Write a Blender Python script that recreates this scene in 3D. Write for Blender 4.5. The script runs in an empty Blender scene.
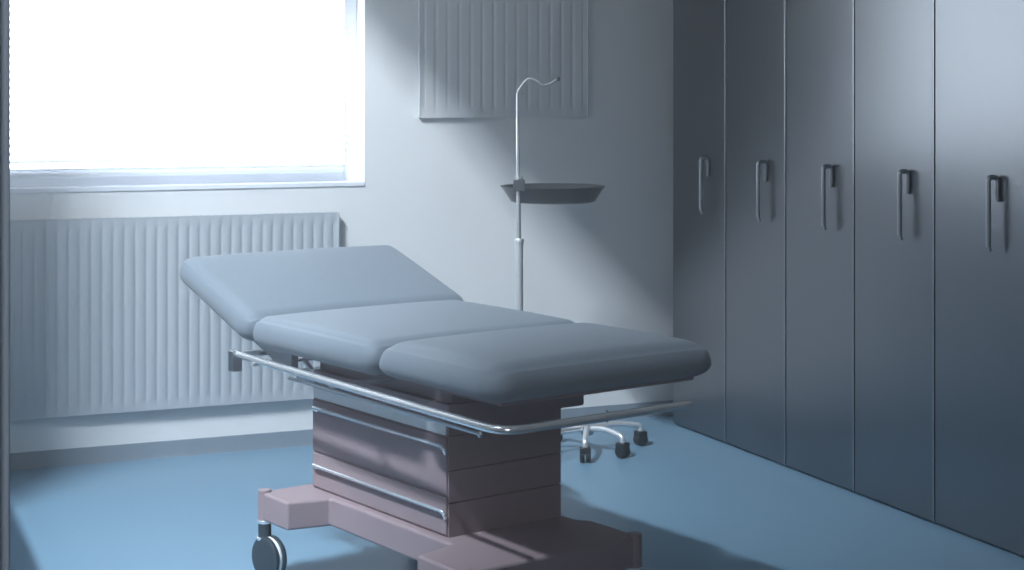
import bpy, bmesh, math, random
from mathutils import Vector, Matrix

PI = math.pi
R = math.radians
scene = bpy.context.scene
COL = scene.collection
random.seed(4)

# ------------------------------------------------------------------ helpers
def finish(name, bm, m, parent=None, smooth=40):
    me = bpy.data.meshes.new(name)
    bmesh.ops.recalc_face_normals(bm, faces=bm.faces[:])
    bm.to_mesh(me); bm.free()
    if smooth:
        me.shade_smooth()
        me.set_sharp_from_angle(angle=R(smooth))
    me.materials.append(m)
    o = bpy.data.objects.new(name, me)
    COL.objects.link(o)
    if parent is not None:
        o.parent = parent
    if smooth:
        wn = o.modifiers.new('weighted_normals', 'WEIGHTED_NORMAL')
        wn.keep_sharp = True; wn.weight = 80
    return o

def add_box(bm, x0, x1, y0, y1, z0, z1, bev=0.0, seg=2, mat=None):
    b = bmesh.new()
    vs = [b.verts.new((x, y, z)) for x in (x0, x1) for y in (y0, y1) for z in (z0, z1)]
    for f in ((0,1,3,2), (4,6,7,5), (0,4,5,1), (2,3,7,6), (0,2,6,4), (1,5,7,3)):
        b.faces.new([vs[i] for i in f])
    bmesh.ops.recalc_face_normals(b, faces=b.faces[:])
    if bev > 0:
        bmesh.ops.bevel(b, geom=b.edges[:], offset=bev, segments=seg, profile=0.5, affect='EDGES', clamp_overlap=True)
    if mat is not None:
        bmesh.ops.transform(b, matrix=mat, verts=b.verts[:])
    merge(bm, b)

def merge(bm, b):
    me = bpy.data.meshes.new('scratch')
    b.to_mesh(me); b.free()
    bm.from_mesh(me)
    bpy.data.meshes.remove(me)

def add_tube(bm, pts, rad, seg=14, caps=True):
    pts = [Vector(p) for p in pts]
    n = len(pts)
    rads = rad if isinstance(rad, (list, tuple)) else [rad]*n
    tans = []
    for i in range(n):
        a = pts[max(i-1, 0)]; c = pts[min(i+1, n-1)]
        tans.append((c-a).normalized())
    t0 = tans[0]
    ref = Vector((0,0,1)) if abs(t0.z) < .9 else Vector((1,0,0))
    nrm = t0.cross(ref).normalized()
    rings = []
    for i in range(n):
        t = tans[i]
        nrm = (nrm - t*nrm.dot(t)).normalized()
        bn = t.cross(nrm)
        rings.append([bm.verts.new(pts[i] + (nrm*math.cos(2*PI*k/seg) + bn*math.sin(2*PI*k/seg))*rads[i]) for k in range(seg)])
    for i in range(n-1):
        for k in range(seg):
            bm.faces.new((rings[i][k], rings[i][(k+1) % seg], rings[i+1][(k+1) % seg], rings[i+1][k]))
    if caps:
        bm.faces.new(rings[0]); bm.faces.new(rings[-1])

def fillet(pts, r, n=6):
    """round the inner corners of a polyline"""
    pts = [Vector(p) for p in pts]
    out = [pts[0]]
    for i in range(1, len(pts)-1):
        p = pts[i]
        a = (pts[i-1]-p); b = (pts[i+1]-p)
        ra = min(r, a.length*.49, b.length*.49)
        pa = p + a.normalized()*ra; pb = p + b.normalized()*ra
        for k in range(n+1):
            t = k/n
            out.append(pa*(1-t)**2 + p*2*t*(1-t) + pb*t*t)
    out.append(pts[-1])
    return out

def add_lathe(bm, prof, center=(0,0,0), seg=32, axis='Z'):
    c = Vector(center)
    rings = []
    for r, z in prof:
        ring = []
        for k in range(seg):
            a = 2*PI*k/seg
            if axis == 'Z': v = Vector((r*math.cos(a), r*math.sin(a), z))
            elif axis == 'X': v = Vector((z, r*math.cos(a), r*math.sin(a)))
            else: v = Vector((r*math.cos(a), z, r*math.sin(a)))
            ring.append(bm.verts.new(c+v))
        rings.append(ring)
    for i in range(len(rings)-1):
        for k in range(seg):
            bm.faces.new((rings[i][k], rings[i][(k+1) % seg], rings[i+1][(k+1) % seg], rings[i+1][k]))
    bm.faces.new(rings[0]); bm.faces.new(rings[-1])

def add_prism(bm, outline, z0, z1, bev=0.0, seg=2, top_inset=None):
    b = bmesh.new()
    lo = [b.verts.new((x, y, z0)) for x, y in outline]
    hi = [b.verts.new((x, y, z1)) for x, y in outline]
    n = len(outline)
    b.faces.new(lo[::-1]); b.faces.new(hi)
    for i in range(n):
        b.faces.new((lo[i], lo[(i+1) % n], hi[(i+1) % n], hi[i]))
    bmesh.ops.recalc_face_normals(b, faces=b.faces[:])
    if bev:
        bmesh.ops.bevel(b, geom=b.edges[:], offset=bev, segments=seg, profile=0.5, affect='EDGES', clamp_overlap=True)
    merge(bm, b)

def thing(name, label, cat, loc=(0,0,0), rz=0.0, group=None):
    o = bpy.data.objects.new(name, None)
    COL.objects.link(o)
    o.empty_display_size = .1
    o.location = loc; o.rotation_euler = (0, 0, rz)
    o['label'] = label; o['category'] = cat
    if group: o['group'] = group
    return o

def struct(o):
    o['kind'] = 'structure'
    return o

# ------------------------------------------------------------------ materials
def mat(name, color, rough=.5, metal=0.0, spec=.5, noise=0.0, nscale=60, bump=0.0, bscale=200, stretch=None, coat=0.0, sheen=0.0):
    m = bpy.data.materials.new(name); m.use_nodes = True
    nt = m.node_tree; p = nt.nodes['Principled BSDF']
    p.inputs['Base Color'].default_value = (*color, 1)
    p.inputs['Roughness'].default_value = rough
    p.inputs['Metallic'].default_value = metal
    p.inputs['Specular IOR Level'].default_value = spec
    p.inputs['Coat Weight'].default_value = coat
    p.inputs['Sheen Weight'].default_value = sheen
    tc = nt.nodes.new('ShaderNodeTexCoord')
    mp = nt.nodes.new('ShaderNodeMapping')
    if stretch: mp.inputs['Scale'].default_value = stretch
    nt.links.new(tc.outputs['Object'], mp.inputs['Vector'])
    if noise > 0:
        n = nt.nodes.new('ShaderNodeTexNoise'); n.inputs['Scale'].default_value = nscale
        n.inputs['Detail'].default_value = 4
        nt.links.new(mp.outputs['Vector'], n.inputs['Vector'])
        mx = nt.nodes.new('ShaderNodeMix'); mx.data_type = 'RGBA'
        mx.inputs['A'].default_value = (*[c*(1-noise) for c in color], 1)
        mx.inputs['B'].default_value = (*[min(1, c*(1+noise)) for c in color], 1)
        nt.links.new(n.outputs['Fac'], mx.inputs['Factor'])
        nt.links.new(mx.outputs['Result'], p.inputs['Base Color'])
    if bump > 0:
        n2 = nt.nodes.new('ShaderNodeTexNoise'); n2.inputs['Scale'].default_value = bscale
        n2.inputs['Detail'].default_value = 3
        nt.links.new(mp.outputs['Vector'], n2.inputs['Vector'])
        b = nt.nodes.new('ShaderNodeBump'); b.inputs['Strength'].default_value = bump
        b.inputs['Distance'].default_value = .002
        nt.links.new(n2.outputs['Fac'], b.inputs['Height'])
        nt.links.new(b.outputs['Normal'], p.inputs['Normal'])
    return m

M_WALL   = mat('wall_paint', (.78,.79,.80), .75, noise=.03, nscale=4, bump=.05, bscale=250)
M_CEIL   = mat('ceiling_paint', (.36,.38,.40), .85, noise=.02, nscale=5)
M_FLOOR  = mat('blue_vinyl', (.175,.305,.415), .38, spec=.5, noise=.05, nscale=9, bump=.03, bscale=120)
M_SKIRT  = mat('skirting_vinyl', (.24,.29,.34), .55, noise=.03, nscale=12)
M_TRIM   = mat('trim_paint', (.42,.47,.54), .4, noise=.02, nscale=10)
M_FRAME  = mat('window_frame_paint', (.80,.83,.88), .4, noise=.01, nscale=10)
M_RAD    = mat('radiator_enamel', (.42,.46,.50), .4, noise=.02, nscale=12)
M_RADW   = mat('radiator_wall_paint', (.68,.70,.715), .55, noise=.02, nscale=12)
M_RADPIPE= mat('radiator_pipe_enamel', (.55,.58,.62), .4, noise=.02, nscale=12)
M_CUSH   = mat('cushion_vinyl', (.165,.203,.242), .6, spec=.35, noise=.07, nscale=45, bump=.25, bscale=420, sheen=.15)
M_BOARD  = mat('cushion_board', (.05,.06,.075), .6, noise=.05, nscale=30)
M_MAUVE  = mat('mauve_enamel', (.285,.222,.242), .62, noise=.03, nscale=14)
M_MAUVE2 = mat('mauve_enamel_dark', (.30,.24,.256), .62, noise=.03, nscale=14)
M_STRIP  = mat('grey_panel_strip', (.85,.88,.90), .4, metal=.0, noise=.03, nscale=20)
M_CHROME = mat('chrome', (.90,.92,.94), .17, metal=.8, noise=.02, nscale=30)
M_TUBE   = mat('polished_tube', (.86,.88,.90), .33, metal=.65, noise=.02, nscale=30)
M_SATIN  = mat('satin_steel', (.55,.58,.61), .3, metal=1.0, noise=.04, nscale=40)
M_BLACK  = mat('black_rubber', (.022,.028,.034), .45, noise=.08, nscale=40)
M_WHEEL  = mat('castor_wheel_grey', (.03,.045,.058), .4, noise=.05, nscale=30)
M_TRAY   = mat('dark_tray_enamel', (.06,.067,.074), .32, metal=.4, noise=.04, nscale=20)
M_CLAMP  = mat('clamp_plastic', (.045,.052,.06), .4, noise=.05, nscale=40)
M_MECH   = mat('pale_grey_plastic', (.55,.60,.66), .45, noise=.03, nscale=20)
M_LOCKER = mat('brushed_steel', (.21,.226,.247), .29, metal=1.0, noise=.03, nscale=6, bump=.02, bscale=30, stretch=(40,40,1))
M_LBODY  = mat('locker_steel', (.34,.38,.42), .4, metal=1.0, noise=.03, nscale=10)
M_HANDLE = mat('dark_steel_handle', (.50,.54,.58), .35, metal=1.0, noise=.04, nscale=40)
M_SLAT   = mat('blind_slat', (.88,.91,.95), .5, noise=.01, nscale=10)
def translucent(m, color, fac):
    nt = m.node_tree; p = nt.nodes['Principled BSDF']
    t = nt.nodes.new('ShaderNodeBsdfTranslucent'); t.inputs['Color'].default_value = (*color, 1)
    mx = nt.nodes.new('ShaderNodeMixShader'); mx.inputs[0].default_value = fac
    nt.links.new(p.outputs[0], mx.inputs[1]); nt.links.new(t.outputs[0], mx.inputs[2])
    nt.links.new(mx.outputs[0], nt.nodes['Material Output'].inputs['Surface'])
translucent(M_SLAT, (.95,.97,1.0), .20)

def emission(name, color, strength):
    m = bpy.data.materials.new(name); m.use_nodes = True
    nt = m.node_tree; nt.nodes.remove(nt.nodes['Principled BSDF'])
    e = nt.nodes.new('ShaderNodeEmission')
    e.inputs['Color'].default_value = (*color, 1); e.inputs['Strength'].default_value = strength
    nt.links.new(e.outputs[0], nt.nodes['Material Output'].inputs['Surface'])
    return m
M_PANE = emission('daylit_frosted_pane', (.84,.92,1.0), 7.0)

# ------------------------------------------------------------------ camera
F = 1630.0; Y0 = 100.0; CAMH = 1.4; YAW = R(22.7)
cam = bpy.data.cameras.new('camera'); co = bpy.data.objects.new('camera', cam)
COL.objects.link(co)
cam.sensor_width = 36; cam.lens = F/1024*36
cam.shift_y = -(285-Y0)/1024
cam.clip_start = .05
co.location = (0, 0, CAMH); co.rotation_euler = (PI/2, 0, -YAW)
scene.camera = co
fw = Vector((math.sin(YAW), math.cos(YAW), 0)); rt = Vector((math.cos(YAW), -math.sin(YAW), 0))
def place(lat, d, z=0.0):
    v = rt*lat + fw*d
    return Vector((v.x, v.y, z))

# ------------------------------------------------------------------ room
YB = 6.42          # back wall face
XL = .193          # left wall face
CE = 4.30
WX0, WX1, WZ0, WZ1 = .36, 2.028, 1.052, 2.75   # window opening in the back wall

bm = bmesh.new(); add_box(bm, -2.2, 4.2, -1.6, 6.8, -.12, 0)
struct(finish('floor', bm, M_FLOOR, smooth=0))
bm = bmesh.new(); add_box(bm, -.10, 4.2, 2.0, 6.8, CE, CE+.12); add_box(bm, -2.2, 4.2, -1.6, 2.0, CE, CE+.12)
struct(finish('ceiling', bm, M_CEIL, smooth=0))

bm = bmesh.new()
add_box(bm, -.15, WX0, YB, YB+.3, 0, CE); add_box(bm, WX1, 4.2, YB, YB+.3, 0, CE)
add_box(bm, WX0, WX1, YB, YB+.3, 0, WZ0); add_box(bm, WX0, WX1, YB, YB+.3, WZ1, CE)
struct(finish('wall_back', bm, M_WALL, smooth=0))

# left wall with a tall daylight opening, its end stands at the left edge of the view
LY0, LY1, LZ0, LZ1 = 3.27, 5.38, .88, 3.85
bm = bmesh.new()
add_box(bm, -.10, XL, 2.06, LY0, 0, CE); add_box(bm, -.10, XL, LY1, YB, 0, CE)
add_box(bm, -.10, XL, LY0, LY1, 0, LZ0); add_box(bm, -.10, XL, LY0, LY1, LZ1, CE)
struct(finish('wall_left', bm, M_WALL, smooth=0))
bm = bmesh.new()
add_box(bm, -.13, XL, 1.97, 2.06, 0, 2.6, .006)
add_box(bm, -.16, XL-.012, 1.955, 1.975, 0, 2.6, .004)
struct(finish('trim_1', bm, M_TRIM))
bm = bmesh.new(); add_box(bm, -.10, XL, 1.98, 2.06, 2.6, CE)
add_box(bm, -2.2, -.16, 1.98, 2.06, 0, CE)
struct(finish('wall_front', bm, M_WALL, smooth=0))
# frame of the side window
bm = bmesh.new()
for y0, y1, z0, z1 in ((LY0, LY0+.05, LZ0, LZ1), (LY1-.05, LY1, LZ0, LZ1), (LY0, LY1, LZ0, LZ0+.05), (LY0, LY1, LZ1-.05, LZ1)):
    add_box(bm, .02, .09, y0, y1, z0, z1, .004)
struct(finish('window_2', bm, M_FRAME))

bm = bmesh.new()
add_box(bm, 3.90, 4.2, 3.945, YB, 0, CE); add_box(bm, 3.36, 4.2, -1.6, 3.94, 0, CE)
M_WALL2 = mat('grey_wall_paint', (.34,.36,.38), .8, noise=.03, nscale=4)
struct(finish('wall_right', bm, M_WALL2, smooth=0))
bm = bmesh.new(); add_box(bm, -2.2, 3.36, -1.6, -1.45, 0, CE)
struct(finish('wall_camera_side', bm, M_WALL2, smooth=0))
bm = bmesh.new(); add_box(bm, -2.2, -2.05, -1.45, 1.98, 0, CE)
struct(finish('wall_corridor', bm, M_WALL2, smooth=0))

# coved vinyl skirting along the back wall
bm = bmesh.new()
prof = [(0,0),(-.010,0),(-.008,.004),(-.007,.012),(-.006,.032),(-.006,.060),(-.004,.064),(0,.064)]
rings = []
for x in (XL, 3.9):
    rings.append([bm.verts.new((x, YB+py, pz)) for py, pz in prof])
n = len(prof)
for i in range(n):
    bm.faces.new((rings[0][i], rings[0][(i+1) % n], rings[1][(i+1) % n], rings[1][i]))
bm.faces.new(rings[0]); bm.faces.new(rings[1])
struct(finish('baseboard_back', bm, M_SKIRT, smooth=60))

# ------------------------------------------------------------------ window with blind
bm = bmesh.new()
FY0, FY1 = YB+.105, YB+.165
fwid = .055
add_box(bm, WX0, WX0+fwid, FY0, FY1, WZ0, WZ1, .004); add_box(bm, WX1-fwid, WX1, FY0, FY1, WZ0, WZ1, .004)
add_box(bm, WX0+fwid, WX1-fwid, FY0, FY1, WZ0, WZ0+.080, .004); add_box(bm, WX0+fwid, WX1-fwid, FY0, FY1, WZ1-.05, WZ1, .004)
win = struct(finish('window_1', bm, M_FRAME))
bm = bmesh.new(); add_box(bm, WX0+.01, WX1-.01, YB+.150, YB+.158, WZ0+.02, WZ1-.02)
finish('pane', bm, M_PANE, win, smooth=0)
bm = bmesh.new(); add_box(bm, WX0+.001, WX1-.001, YB-.006, YB+.104, WZ0-.006, WZ0+.012, .003, 3)
struct(finish('trim_2', bm, M_FRAME))

blind = thing('venetian_blind', 'white venetian blind lowered over the glowing window, slats nearly open', 'window blind', ((WX0+WX1)/2-.03, YB+.080, WZ0+.045), 0)
hw = (WX1-WX0)/2-.040
bm = bmesh.new(); add_box(bm, -hw, hw, -.013, .013, .002, .020, .004)
finish('bottom_rail', bm, M_SLAT, blind)
hh = WZ1-.004-(WZ0+.045)
bm = bmesh.new(); add_box(bm, -hw, hw, -.02, .02, hh-.035, hh, .003)
finish('head_rail', bm, M_SLAT, blind)
nsl = 50; pitch = (hh-.07)/nsl
slat_mesh = None
for i in range(nsl):
    if slat_mesh is None:
        bm = bmesh.new()
        add_box(bm, -hw, hw, -.0125, .0125, -.0009, .0009)
        bmesh.ops.rotate(bm, cent=(0,0,0), matrix=Matrix.Rotation(R(-24), 3, 'X'), verts=bm.verts[:])
        so = finish('slat', bm, M_SLAT, blind, smooth=0); slat_mesh = so
    else:
        so = slat_mesh.copy(); COL.objects.link(so); so.parent = blind
    so.location = (0, 0, .032 + pitch*i)
for sx in (-.55, .55):
    bm = bmesh.new(); add_tube(bm, [(sx, -.0135, .01), (sx, -.0135, hh-.03)], .0008, 6)
    finish('ladder_cord', bm, M_SLAT, blind)

# ------------------------------------------------------------------ radiators
def radiator(name, label, x0, x1, z0, z1, pitch, border, depth=.03, gap=.012, rib=.0055, m=None):
    """ribbed panel radiator hung on the back wall"""
    m = m or M_RAD
    xc = (x0+x1)/2; w = x1-x0; h = z1-z0
    t = thing(name, label, 'radiator', (xc, YB-gap, z0))
    n = int(round((w-2*.02)/pitch)); p = (w-.04)/n
    # pressed panel: corrugated middle, flat borders top and bottom
    bm = bmesh.new()
    prof = []
    for i in range(n):
        xa = -w/2+.02+i*p
        for fx, fy in ((.0, 0), (.10, .0), (.26, 1), (.74, 1), (.90, 0)):
            prof.append((xa+fx*p, fy))
    prof.append((w/2-.02, 0))
    D = rib
    def row(z, k):
        return [bm.verts.new((-w/2, -depth, z))] + [bm.verts.new((x, -depth + D*(1-fy)*k, z)) for x, fy in prof] + [bm.verts.new((w/2, -depth, z))]
    rows = [row(0, 0), row(border, 0), row(border+.022, 1), row(h-border-.022, 1), row(h-border, 0), row(h, 0)]
    for a, b in zip(rows[:-1], rows[1:]):
        for i in range(len(a)-1):
            bm.faces.new((a[i], a[i+1], b[i+1], b[i]))
    # returned rim
    for zz in (0, h):
        r = rows[0] if zz == 0 else rows[-1]
        back = [bm.verts.new((v.co.x, -depth+.014, zz)) for v in r]
        for i in range(len(r)-1):
            bm.faces.new((r[i], r[i+1], back[i+1], back[i]))
    finish('front_panel', bm, m, t, smooth=35)
    for s in (-1, 1):
        bm = bmesh.new()
        add_box(bm, s*w/2-.004, s*w/2+.004, -depth-.002, -.004, 0.004, h-.004, .002)
        finish('side_cover', bm, m, t)
    bm = bmesh.new()
    add_box(bm, -w/2+.006, w/2-.006, -depth+.008, -.004, h-.008, h-.002)
    k = int(w/.03)
    for i in range(k):
        x = -w/2+.02+i*(w-.04)/(k-1)
        add_box(bm, x-.004, x+.004, -depth+.014, -.008, h-.002, h+.0015)
    finish('top_grille', bm, m, t, smooth=0)
    bm = bmesh.new(); add_box(bm, -w/2+.012, w/2-.012, -.008, -.002, .015, h-.012, .001)
    finish('rear_panel', bm, m, t)
    for s in (-1, 1):
        bm = bmesh.new()
        add_box(bm, s*(w/2-.18)-.02, s*(w/2-.18)+.02, -.004, gap-.0005, h*.2, h*.8)
        finish('wall_bracket', bm, m, t, smooth=0)
    return t, w, h
r1, rw, rh = radiator('panel_radiator', 'long white ribbed radiator under the bright window, half behind the couch', .40, 1.905, .195, .945, .0415, .032)
# valve and pipe at the right end of the lower radiator
bm = bmesh.new()
add_tube(bm, fillet([(rw/2-.06, -.04, .012), (rw/2-.06, -.04, -.06), (rw/2-.06, -.04, -.190)], .02), .0075, 10)
finish('pipe', bm, M_RADPIPE, r1)
bm = bmesh.new(); add_lathe(bm, [(.001,-.05),(.013,-.05),(.016,-.045),(.016,-.012),(.012,-.004),(.001,-.004)], (rw/2-.06, -.04, 0), 16)
finish('valve', bm, M_CHROME, r1)
radiator('panel_radiator', 'ribbed panel radiator hung high on the wall behind the drip stand', 2.262, 3.035, 1.325, 2.5, .0535, .036, depth=.018, gap=.002, rib=.0042, m=M_RADW)

# ------------------------------------------------------------------ lockers
LX = 3.35
seams = [3.955, 4.41, 4.865, 5.315, 5.765, 6.215]
lab = ['brightest steel locker, nearest the camera at the right edge of the photo',
       'steel locker second from the right edge of the photo, fully in view',
       'middle steel locker, third from either end of the row',
       'steel locker beside the darkest far one, second from the window wall',
       'dark steel locker at the far end of the row, closest to the window wall']
def make_locker(w, label):
    t = thing('locker', label, 'locker', group='tall steel lockers along the right wall')
    H = 2.3
    bm = bmesh.new()
    add_box(bm, .022, .52, .001, w-.001, 0, H, .003)
    finish('body', bm, M_LBODY, t)
    bm = bmesh.new()
    add_box(bm, 0, .020, .0064, w-.0025, .012, H-.004, .005, 3)
    d = finish('door', bm, M_LOCKER, t)
    bm = bmesh.new()
    add_box(bm, -.0015, .018, .0008, .0062, .012, H-.004, .0012, 2)
    finish('edge_highlight', bm, M_SATIN, d)  # added strip of lighter steel, imitates the highlight along the door edge
    # pull: long bar standing off the door, bent at the top back to a short leg on the door
    bm = bmesh.new()
    y = .135
    path = [(-.036, y+.004, .945), (-.036, y+.004, 1.160), (-.0065, y-.002, 1.160), (-.0065, y-.002, 1.085)]
    add_tube(bm, fillet(path, .012, 5), .0082, 12)
    finish('handle', bm, M_HANDLE, d)
    bm = bmesh.new()
    add_tube(bm, fillet([(-.034, y+.003, .948), (-.033, y+.002, .938), (-.029, y, .930)], .004, 4), .0055, 10)
    finish('handle_mount', bm, M_HANDLE, d)
    return t
for i in range(5):
    lk = make_locker(seams[i+1]-seams[i], lab[i])
    lk.location = (LX, seams[i], 0)

# ------------------------------------------------------------------ examination couch
COUCH_RZ = R(14.16)
cx, cy = None, None
_w, _u = 2.6, -3.85
# local x runs across the couch to the right, local y towards the head end
ux = rt*.6 + fw*(-.8); wx = rt*.8 + fw*.6
org = wx*_w + ux*_u
couch = thing('examination_couch', 'blue grey padded examination couch with raised headrest on a mauve wheeled pedestal', 'examination couch', (org.x, org.y, 0), COUCH_RZ)

def cushion(w, l, h, r, rz_top, rz_bot, crown=.014):
    """rounded upholstered pad centred in x, y from 0 to l, z from 0 to h"""
    bm = bmesh.new()
    add_box(bm, -1, 1, -1, 1, -1, 1)
    bmesh.ops.subdivide_edges(bm, edges=bm.edges[:], cuts=19, use_grid_fill=True)
    fx, fy = 2*r/w, 2*r/l
    def spread(t, f):      # put half of the grid rows into the rounded border
        a = abs(t)
        q = a/.5*(1-f) if a < .5 else (1-f) + (a-.5)/.5*f
        return math.copysign(q, t)
    for v in bm.verts:
        x, y, z = v.co
        x, y = spread(x, fx)*w/2, spread(y, fy)*l/2
        z = (z+1)/2*h
        cxx = max(-w/2+r, min(w/2-r, x)); cyy = max(-l/2+r, min(l/2-r, y)); czz = max(rz_bot, min(h-rz_top, z))
        rz = rz_top if z > czz else rz_bot
        k = Vector(((x-cxx)/r, (y-cyy)/r, (z-czz)/rz))
        m = max(abs(k.x), abs(k.y), abs(k.z))
        if m > 1e-6:
            k = k.normalized()*m
        v.co = (cxx+k.x*r, cyy+k.y*r + l/2, czz+k.z*rz)
        if v.co.z > h*.5:
            gx = 1-(2*v.co.x/w)**2; gy = 1-(2*(v.co.y-l/2)/l)**2
            v.co.z += crown*max(0, gx)**.7*max(0, gy)**.7*(v.co.z/h*2-1)
    return bm

W = .72
SEATZ = .678; TH = .092
Y_FOLD, Y_SPLIT, Y_FOOT = .415, -.262, -.815
xo = -.008
seat = finish('seat_cushion', cushion(W+.02, Y_FOLD-Y_SPLIT-.004, TH, .050, .052, .044), M_CUSH, couch, 60); seat.location = (xo+.01, Y_SPLIT+.002, SEATZ)
foot = finish('foot_cushion', cushion(W+.012, Y_SPLIT-Y_FOOT-.002, TH, .075, .060, .036), M_CUSH, couch, 60); foot.location = (xo, Y_FOOT, SEATZ+.006)
HL = .50; TILT = R(18)
head = finish('headrest_cushion', cushion(W+.085, HL, TH, .050, .052, .044), M_CUSH, couch, 60)
head.location = (xo+.040, Y_FOLD+.018, SEATZ-.002); head.rotation_euler = (TILT, 0, 0)
for nm, par, l in (('seat', seat, Y_FOLD-Y_SPLIT), ('foot', foot, Y_SPLIT-Y_FOOT), ('headrest', head, HL)):
    bm = bmesh.new(); add_box(bm, -W/2+.05, W/2-.05, .05, l-.05, -.007, .006, .003)
    finish(nm+'_board', bm, M_MAUVE2, par)

# lifting frame under the cushions
bm = bmesh.new()
add_box(bm, -.150, .300, -.322, .372, .545, .664, .006)
finish('lifting_frame', bm, M_MAUVE2, couch)
# headrest hinge arms and crossbar
for s in (-1, 1):
    bm = bmesh.new()
    add_box(bm, s*.25-.012, s*.25+.012, .34, .46, .600, .660, .004)
    add_box(bm, s*.25-.010, s*.25+.010, .44, .72, -.018, .018, .004, mat=Matrix.Translation((0, .44, .640)) @ Matrix.Rotation(TILT, 4, 'X') @ Matrix.Translation((0, -.44, 0)))
    finish('hinge_arm', bm, M_SATIN, couch)

# pedestal of telescoping sleeves
PX0, PX1, PY0, PY1 = -.165, .212, -.327, .380
bm = bmesh.new()
lev = [.235, .340, .425, .517, .60]
for i in range(4):
    e = .0025*(3-i)*0
    add_box(bm, PX0-e, PX1+e, PY0-e, PY1+e, lev[i]+(.0012 if i else 0), lev[i+1]-.0012, .0022, 2)
add_box(bm, PX0+.006, PX1-.006, PY0+.006, PY1-.006, .235, .60)
ped = finish('pedestal', bm, M_MAUVE, couch)
bm = bmesh.new(); add_box(bm, PX0-.0035, PX0+.004, PY0+.012, PY1-.004, .517, .546, .0015)
finish('label_strip', bm, M_STRIP, ped)
# long drawer fronts on the left side with chrome bar handles
for (z0, z1, hz) in ((.362, .512, .492), (.256, .356, .322)):
    bm = bmesh.new(); add_box(bm, PX0-.006, PX0+.002, PY0+.004, PY1-.004, z0, z1, .003)
    dr = finish('drawer_front', bm, M_MAUVE, ped)
    bm = bmesh.new()
    xh = PX0-.018
    add_tube(bm, fillet([(PX0-.004, PY1-.03, hz-.010), (xh, PY1-.022, hz), (xh, PY0+.004, hz), (PX0-.012, PY0-.004, hz-.016), (PX0-.004, PY0+.012, hz-.024)], .010, 4), .0055, 10)
    finish('drawer_handle', bm, M_CHROME, dr)

# base: long beam with a crossbar at each end
BX0, BX1, BY0, BY1 = -.322, .252, -.615, .425
LB = PX0-.030; RB = PX1+.012
outline = [(BX0, BY1), (BX0, BY1-.165), (LB, BY1-.195), (LB, BY0+.235), (BX0, BY0+.205), (BX0, BY0),
           (BX1, BY0), (BX1, BY0+.205), (RB, BY0+.235), (RB, BY1-.245), (BX1, BY1-.215), (BX1, BY1)]
b = bmesh.new()
add_prism(b, outline, .168, .2505, .009, 3)
base = finish('base', b, M_MAUVE, couch, 30)

def castor(x, y, ang):
    """post, swivel housing and twin wheel"""
    bm = bmesh.new()
    add_lathe(bm, [(.001,.168),(.0195,.168),(.0195,.254),(.017,.2575),(.001,.258)], (x, y, 0), 20)
    post = finish('castor_post', bm, M_MAUVE, couch)
    bm = bmesh.new()
    add_lathe(bm, [(.001,.160),(.022,.160),(.023,.163),(.023,.168),(.021,.170),(.001,.170)], (x, y, 0), 20)
    finish('castor_ring', bm, M_CHROME, post)
    bm = bmesh.new()
    add_lathe(bm, [(.001,.112),(.024,.112),(.025,.114),(.025,.119),(.022,.121),(.001,.121)], (x, y, 0), 20)
    finish('castor_ring', bm, M_CHROME, post)
    bm = bmesh.new()
    add_lathe(bm, [(.001,.119),(.0195,.119),(.0195,.162),(.001,.162)], (x, y, 0), 20)
    finish('castor_swivel', bm, M_WHEEL, post)
    # wheel pair about a horizontal axle
    q = Matrix.Translation((x, y, 0)) @ Matrix.Rotation(ang, 4, 'Z')
    for s in (-1, 1):
        bm = bmesh.new()
        prof = [(.001, .004), (.055, .004), (.0615, .008), (.0625, .012), (.0615, .018), (.056, .0225), (.040, .0255), (.015, .027), (.001, .027)]
        add_lathe(bm, [(r, z*s) for r, z in prof], (0, -.022, .0625), 36, 'X')
        bmesh.ops.transform(bm, matrix=q, verts=bm.verts[:])
        finish('castor_wheel', bm, M_WHEEL, post, 30)
    bm = bmesh.new()
    add_lathe(bm, [(.001, -.005), (.058, -.005), (.0595, -.002), (.0595, .002), (.058, .005), (.001, .005)], (0, -.022, .0625), 36, 'X')
    add_box(bm, -.004, .004, -.022, .010, .06, .118, .002)
    bmesh.ops.transform(bm, matrix=q, verts=bm.verts[:])
    finish('castor_hood', bm, M_STRIP, post, 30)
for x, y, a in ((BX0+.012, BY1-.012, R(8)), (BX0+.012, BY0+.012, R(20)), (BX1-.012, BY0+.012, R(-15)), (BX1-.012, BY1-.012, R(30))):
    castor(x, y, a)

# chrome accessory rail along the left side and round the foot end
RZ = .637
RX = -.360
bm = bmesh.new()
path = fillet([(RX+.016, .53, RZ+.006), (RX-.012, -.845, RZ), (.215, -.845, RZ)], .075, 8)
add_tube(bm, path, [.0105]*len(path), 14)
rail = finish('side_rail', bm, M_CHROME, couch)
bm = bmesh.new()
add_box(bm, RX-.002, RX+.030, .515, .545, RZ-.045, RZ+.016, .003)
finish('rail_end_bracket', bm, M_SATIN, rail)
bm = bmesh.new()
add_box(bm, RX+.016, -.06, .522, .542, RZ-.006, RZ+.012, .002)
finish('rail_cross_arm', bm, M_CHROME, rail)
for yy in (.40, -.05):
    bm = bmesh.new()
    add_box(bm, RX, -.16, yy-.012, yy+.012, RZ-.012, RZ-.002, .002)
    finish('rail_bracket', bm, M_CHROME, rail)
bm = bmesh.new()
add_tube(bm, [(RX+.012, .20, RZ-.020), (RX+.002, -.735, RZ-.023)], .0048, 10)
add_lathe(bm, [(.0005,-.009),(.006,-.0075),(.009,0),(.006,.0075),(.0005,.009)], (RX+.002, -.738, RZ-.023), 12)
finish('under_rail', bm, M_SATIN, rail)
bm = bmesh.new()
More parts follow.
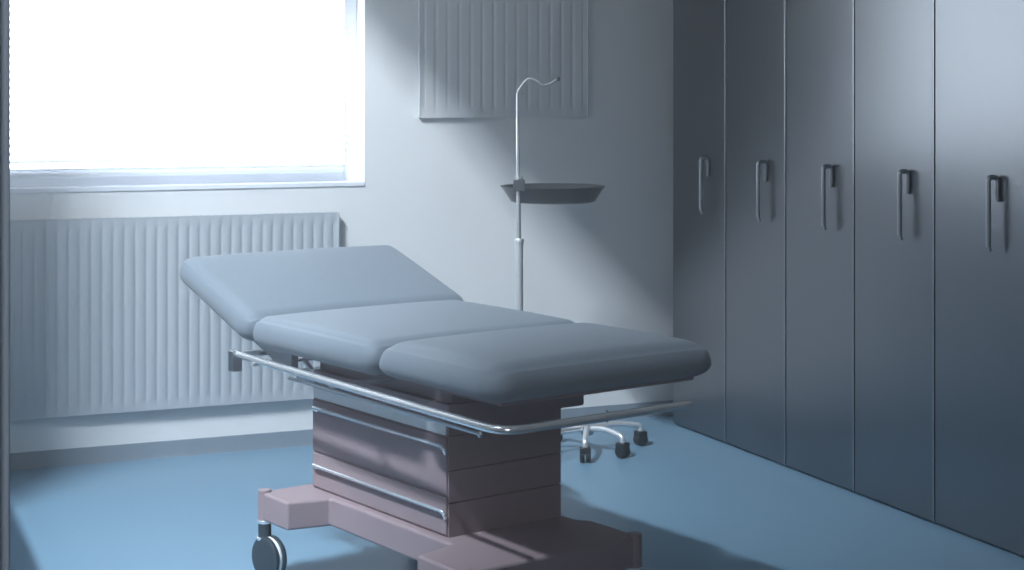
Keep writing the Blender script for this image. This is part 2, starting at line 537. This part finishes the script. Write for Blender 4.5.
add_tube(bm, [(-.06, -.845, RZ-.014), (-.06, -.845, RZ+.016)], .003, 8)
finish('rail_joint', bm, M_SATIN, rail)
# pale actuator housing for the headrest, below the seat at the head end
bm = bmesh.new()
add_box(bm, -.16, -.02, .39, .50, .545, .585, .012, 3)
add_box(bm, -.06, .04, .384, .47, .44, .55, .012, 3)
finish('headrest_actuator', bm, M_MECH, couch)
bm = bmesh.new()
add_tube(bm, [(-.12, .46, .575), (-.12, .62, .668)], .009, 10)
finish('actuator_rod', bm, M_CHROME, couch)

# ------------------------------------------------------------------ drip stand with tray
pole_p = place(.0286, 6.10)
stand = thing('drip_stand', 'slim chrome drip stand with hooked top, round dark tray and castor base behind the couch', 'medical stand', (pole_p.x, pole_p.y, 0), -YAW)
# local x = across the picture, local y = away from the camera
bm = bmesh.new()
add_tube(bm, [(-.002, 0, .07), (-.002, 0, .868), (-.002, 0, .874)], [.0148, .0148, .0125], 20)
add_lathe(bm, [(.011,.864),(.018,.864),(.0185,.868),(.0185,.878),(.017,.881),(.011,.882)], (-.002, 0, 0), 20)
low = finish('lower_tube', bm, M_TUBE, stand)
bm = bmesh.new()
pts = fillet([(-.003, 0, .866), (-.008, 0, 1.433), (.028, 0, 1.482), (.059, 0, 1.477), (.091, 0, 1.452), (.143, 0, 1.478)], .018, 6)
rad = [.0105 if p.z < 1.2 and p.x < 0 else .0105 - .0045*min(1, max(0, (p.z-1.0)/.4)) if p.x < .0 else .0058 for p in pts]
# more points along the long shaft so that it tapers evenly
shaft = [Vector((-.003-.005*k/8, 0, .866+.53*k/8)) for k in range(8)]
pts2 = shaft + pts[1:]
rad2 = [.0095-.0042*k/8 for k in range(8)] + [.0047]*(len(pts)-1)
add_tube(bm, pts2, rad2, 14)
finish('pole_with_hook', bm, M_CHROME, stand)
bm = bmesh.new(); add_lathe(bm, [(.0005,-.009),(.006,-.007),(.0085,0),(.006,.007),(.0005,.009)], (.143, 0, 1.479), 12)
finish('hook_tip', bm, M_CLAMP, stand)
TZ = 1.009
bm = bmesh.new()
TCX, TCY, TR = .128, .152, .20
tray_prof = [(.001, TZ), (TR-.05, TZ), (TR-.038, TZ+.004), (TR-.008, TZ+.052), (TR, TZ+.058), (TR+.002, TZ+.062), (TR-.006, TZ+.062), (TR-.012, TZ+.054), (TR-.045, TZ+.008), (.001, TZ+.006)]
add_lathe(bm, tray_prof, (TCX, TCY, 0), 56)
tray = finish('tray', bm, M_TRAY, stand, 35)
bm = bmesh.new()
add_box(bm, -.024, .020, -.026, .022, TZ+.050, TZ+.096, .007)
add_box(bm, -.012, .03, .012, .05, TZ+.044, TZ+.060, .004)
finish('clamp', bm, M_CLAMP, stand)
bm = bmesh.new()
add_lathe(bm, [(.0125, TZ+.095), (.0165, TZ+.095), (.0165, TZ+.103), (.0125, TZ+.105)], (-.004, 0, 0), 16)
finish('clamp_collar', bm, M_CHROME, stand)
# low offset arm and five-legged base on small castors
HX, HY = .272, .40
bm = bmesh.new()
add_tube(bm, fillet([(-.002, 0, .075), (.05, .06, .088), (HX-.14, HY-.06, .083), (HX, HY, .090)], .03, 5), .010, 12)
add_tube(bm, [(-.002, 0, .06), (-.002, 0, .10)], .019, 16)
finish('offset_arm', bm, M_CHROME, stand)
bm = bmesh.new()
add_lathe(bm, [(.001,.066),(.022,.066),(.026,.072),(.026,.094),(.022,.102),(.001,.105)], (HX, HY, 0), 24)
finish('base_hub', bm, M_SATIN, stand)
def small_castor(par, ex, ey, a):
    bm = bmesh.new()
    q = Matrix.Translation((ex, ey, 0)) @ Matrix.Rotation(a, 4, 'Z')
    for s in (-1, 1):
        add_lathe(bm, [(.001, s*.003), (.022, s*.003), (.025, s*.006), (.025, s*.017), (.022, s*.021), (.001, s*.022)], (0, 0, .025), 20, 'X')
    add_box(bm, -.021, .021, -.022, .022, .034, .060, .006, 3)
    bmesh.ops.transform(bm, matrix=q, verts=bm.verts[:])
    finish('castor', bm, M_BLACK, par, 35)
for deg, L in ((-95, .205), (-42, .178), (26, .245), (128, .20), (178, .20)):
    a = R(deg)
    ex, ey = HX+math.cos(a)*L, HY+math.sin(a)*L
    bm = bmesh.new()
    add_tube(bm, fillet([(HX+math.cos(a)*.012, HY+math.sin(a)*.012, .092), (HX+math.cos(a)*L*.55, HY+math.sin(a)*L*.55, .100), (ex, ey, .082), (ex, ey, .052)], .035, 6), .0115, 12)
    leg = finish('base_leg', bm, M_TUBE, stand)
    small_castor(leg, ex, ey, a + PI/2 if deg != -95 else R(0))
for ex, ey in ((-.09, -.05), (-.09, .08)):
    bm = bmesh.new(); add_tube(bm, fillet([(-.002, 0, .084), (ex*.6, ey*.6, .088), (ex, ey, .078), (ex, ey, .052)], .02, 4), .008, 10)
    leg = finish('base_leg', bm, M_TUBE, stand)
    small_castor(leg, ex, ey, .4)

# ------------------------------------------------------------------ light
w = bpy.data.worlds.new('sky'); scene.world = w; w.use_nodes = True
bg = w.node_tree.nodes['Background']
bg.inputs['Color'].default_value = (.74,.87,1.0,1); bg.inputs['Strength'].default_value = .3
# thin haze in the air of the room
vol = w.node_tree.nodes.new('ShaderNodeVolumeScatter')
vol.inputs['Density'].default_value = .055; vol.inputs['Anisotropy'].default_value = .7; vol.inputs['Color'].default_value = (.90,.95,1,1)
w.node_tree.links.new(vol.outputs[0], w.node_tree.nodes['World Output'].inputs['Volume'])
def lamp(name, kind, loc, energy, color, target=None, **kw):
    l = bpy.data.lights.new(name, kind); o = bpy.data.objects.new(name, l); COL.objects.link(o)
    l.energy = energy; l.color = color; o.location = loc
    for k, v in kw.items(): setattr(l, k, v)
    if target is not None:
        o.rotation_euler = (Vector(target)-Vector(loc)).to_track_quat('-Z', 'Y').to_euler()
    return o
# daylight lamp standing outside the tall side window
lx = -1.9
dl = lamp('daylight_lamp', 'AREA', (lx, 2.5, LZ1 + 1.01*(-.10-lx)), 1420, (.765,.88,1.0), shape='RECTANGLE', size=1.7, size_y=.15)
zax = Vector((-1, 0, 1.01)).normalized(); xax = Vector((0, 1, 0)); yax = zax.cross(xax)
dl.rotation_euler = Matrix((xax, yax, zax)).transposed().to_euler()
# dim fill light added behind the camera to lift the shaded sides
lamp('rear_fill_light', 'AREA', (-.7, -.9, 2.4), 44, (.84,.91,1.0), (1.2, 4.4, .3), shape='DISK', size=1.5)

vs = scene.view_settings
vs.view_transform = 'Standard'; vs.look = 'None'; vs.gamma = 1.0; vs.use_curve_mapping = False
vs.exposure = 0.0
scene.display_settings.display_device = 'sRGB'
scene.cycles.max_bounces = 10
scene.cycles.diffuse_bounces = 6
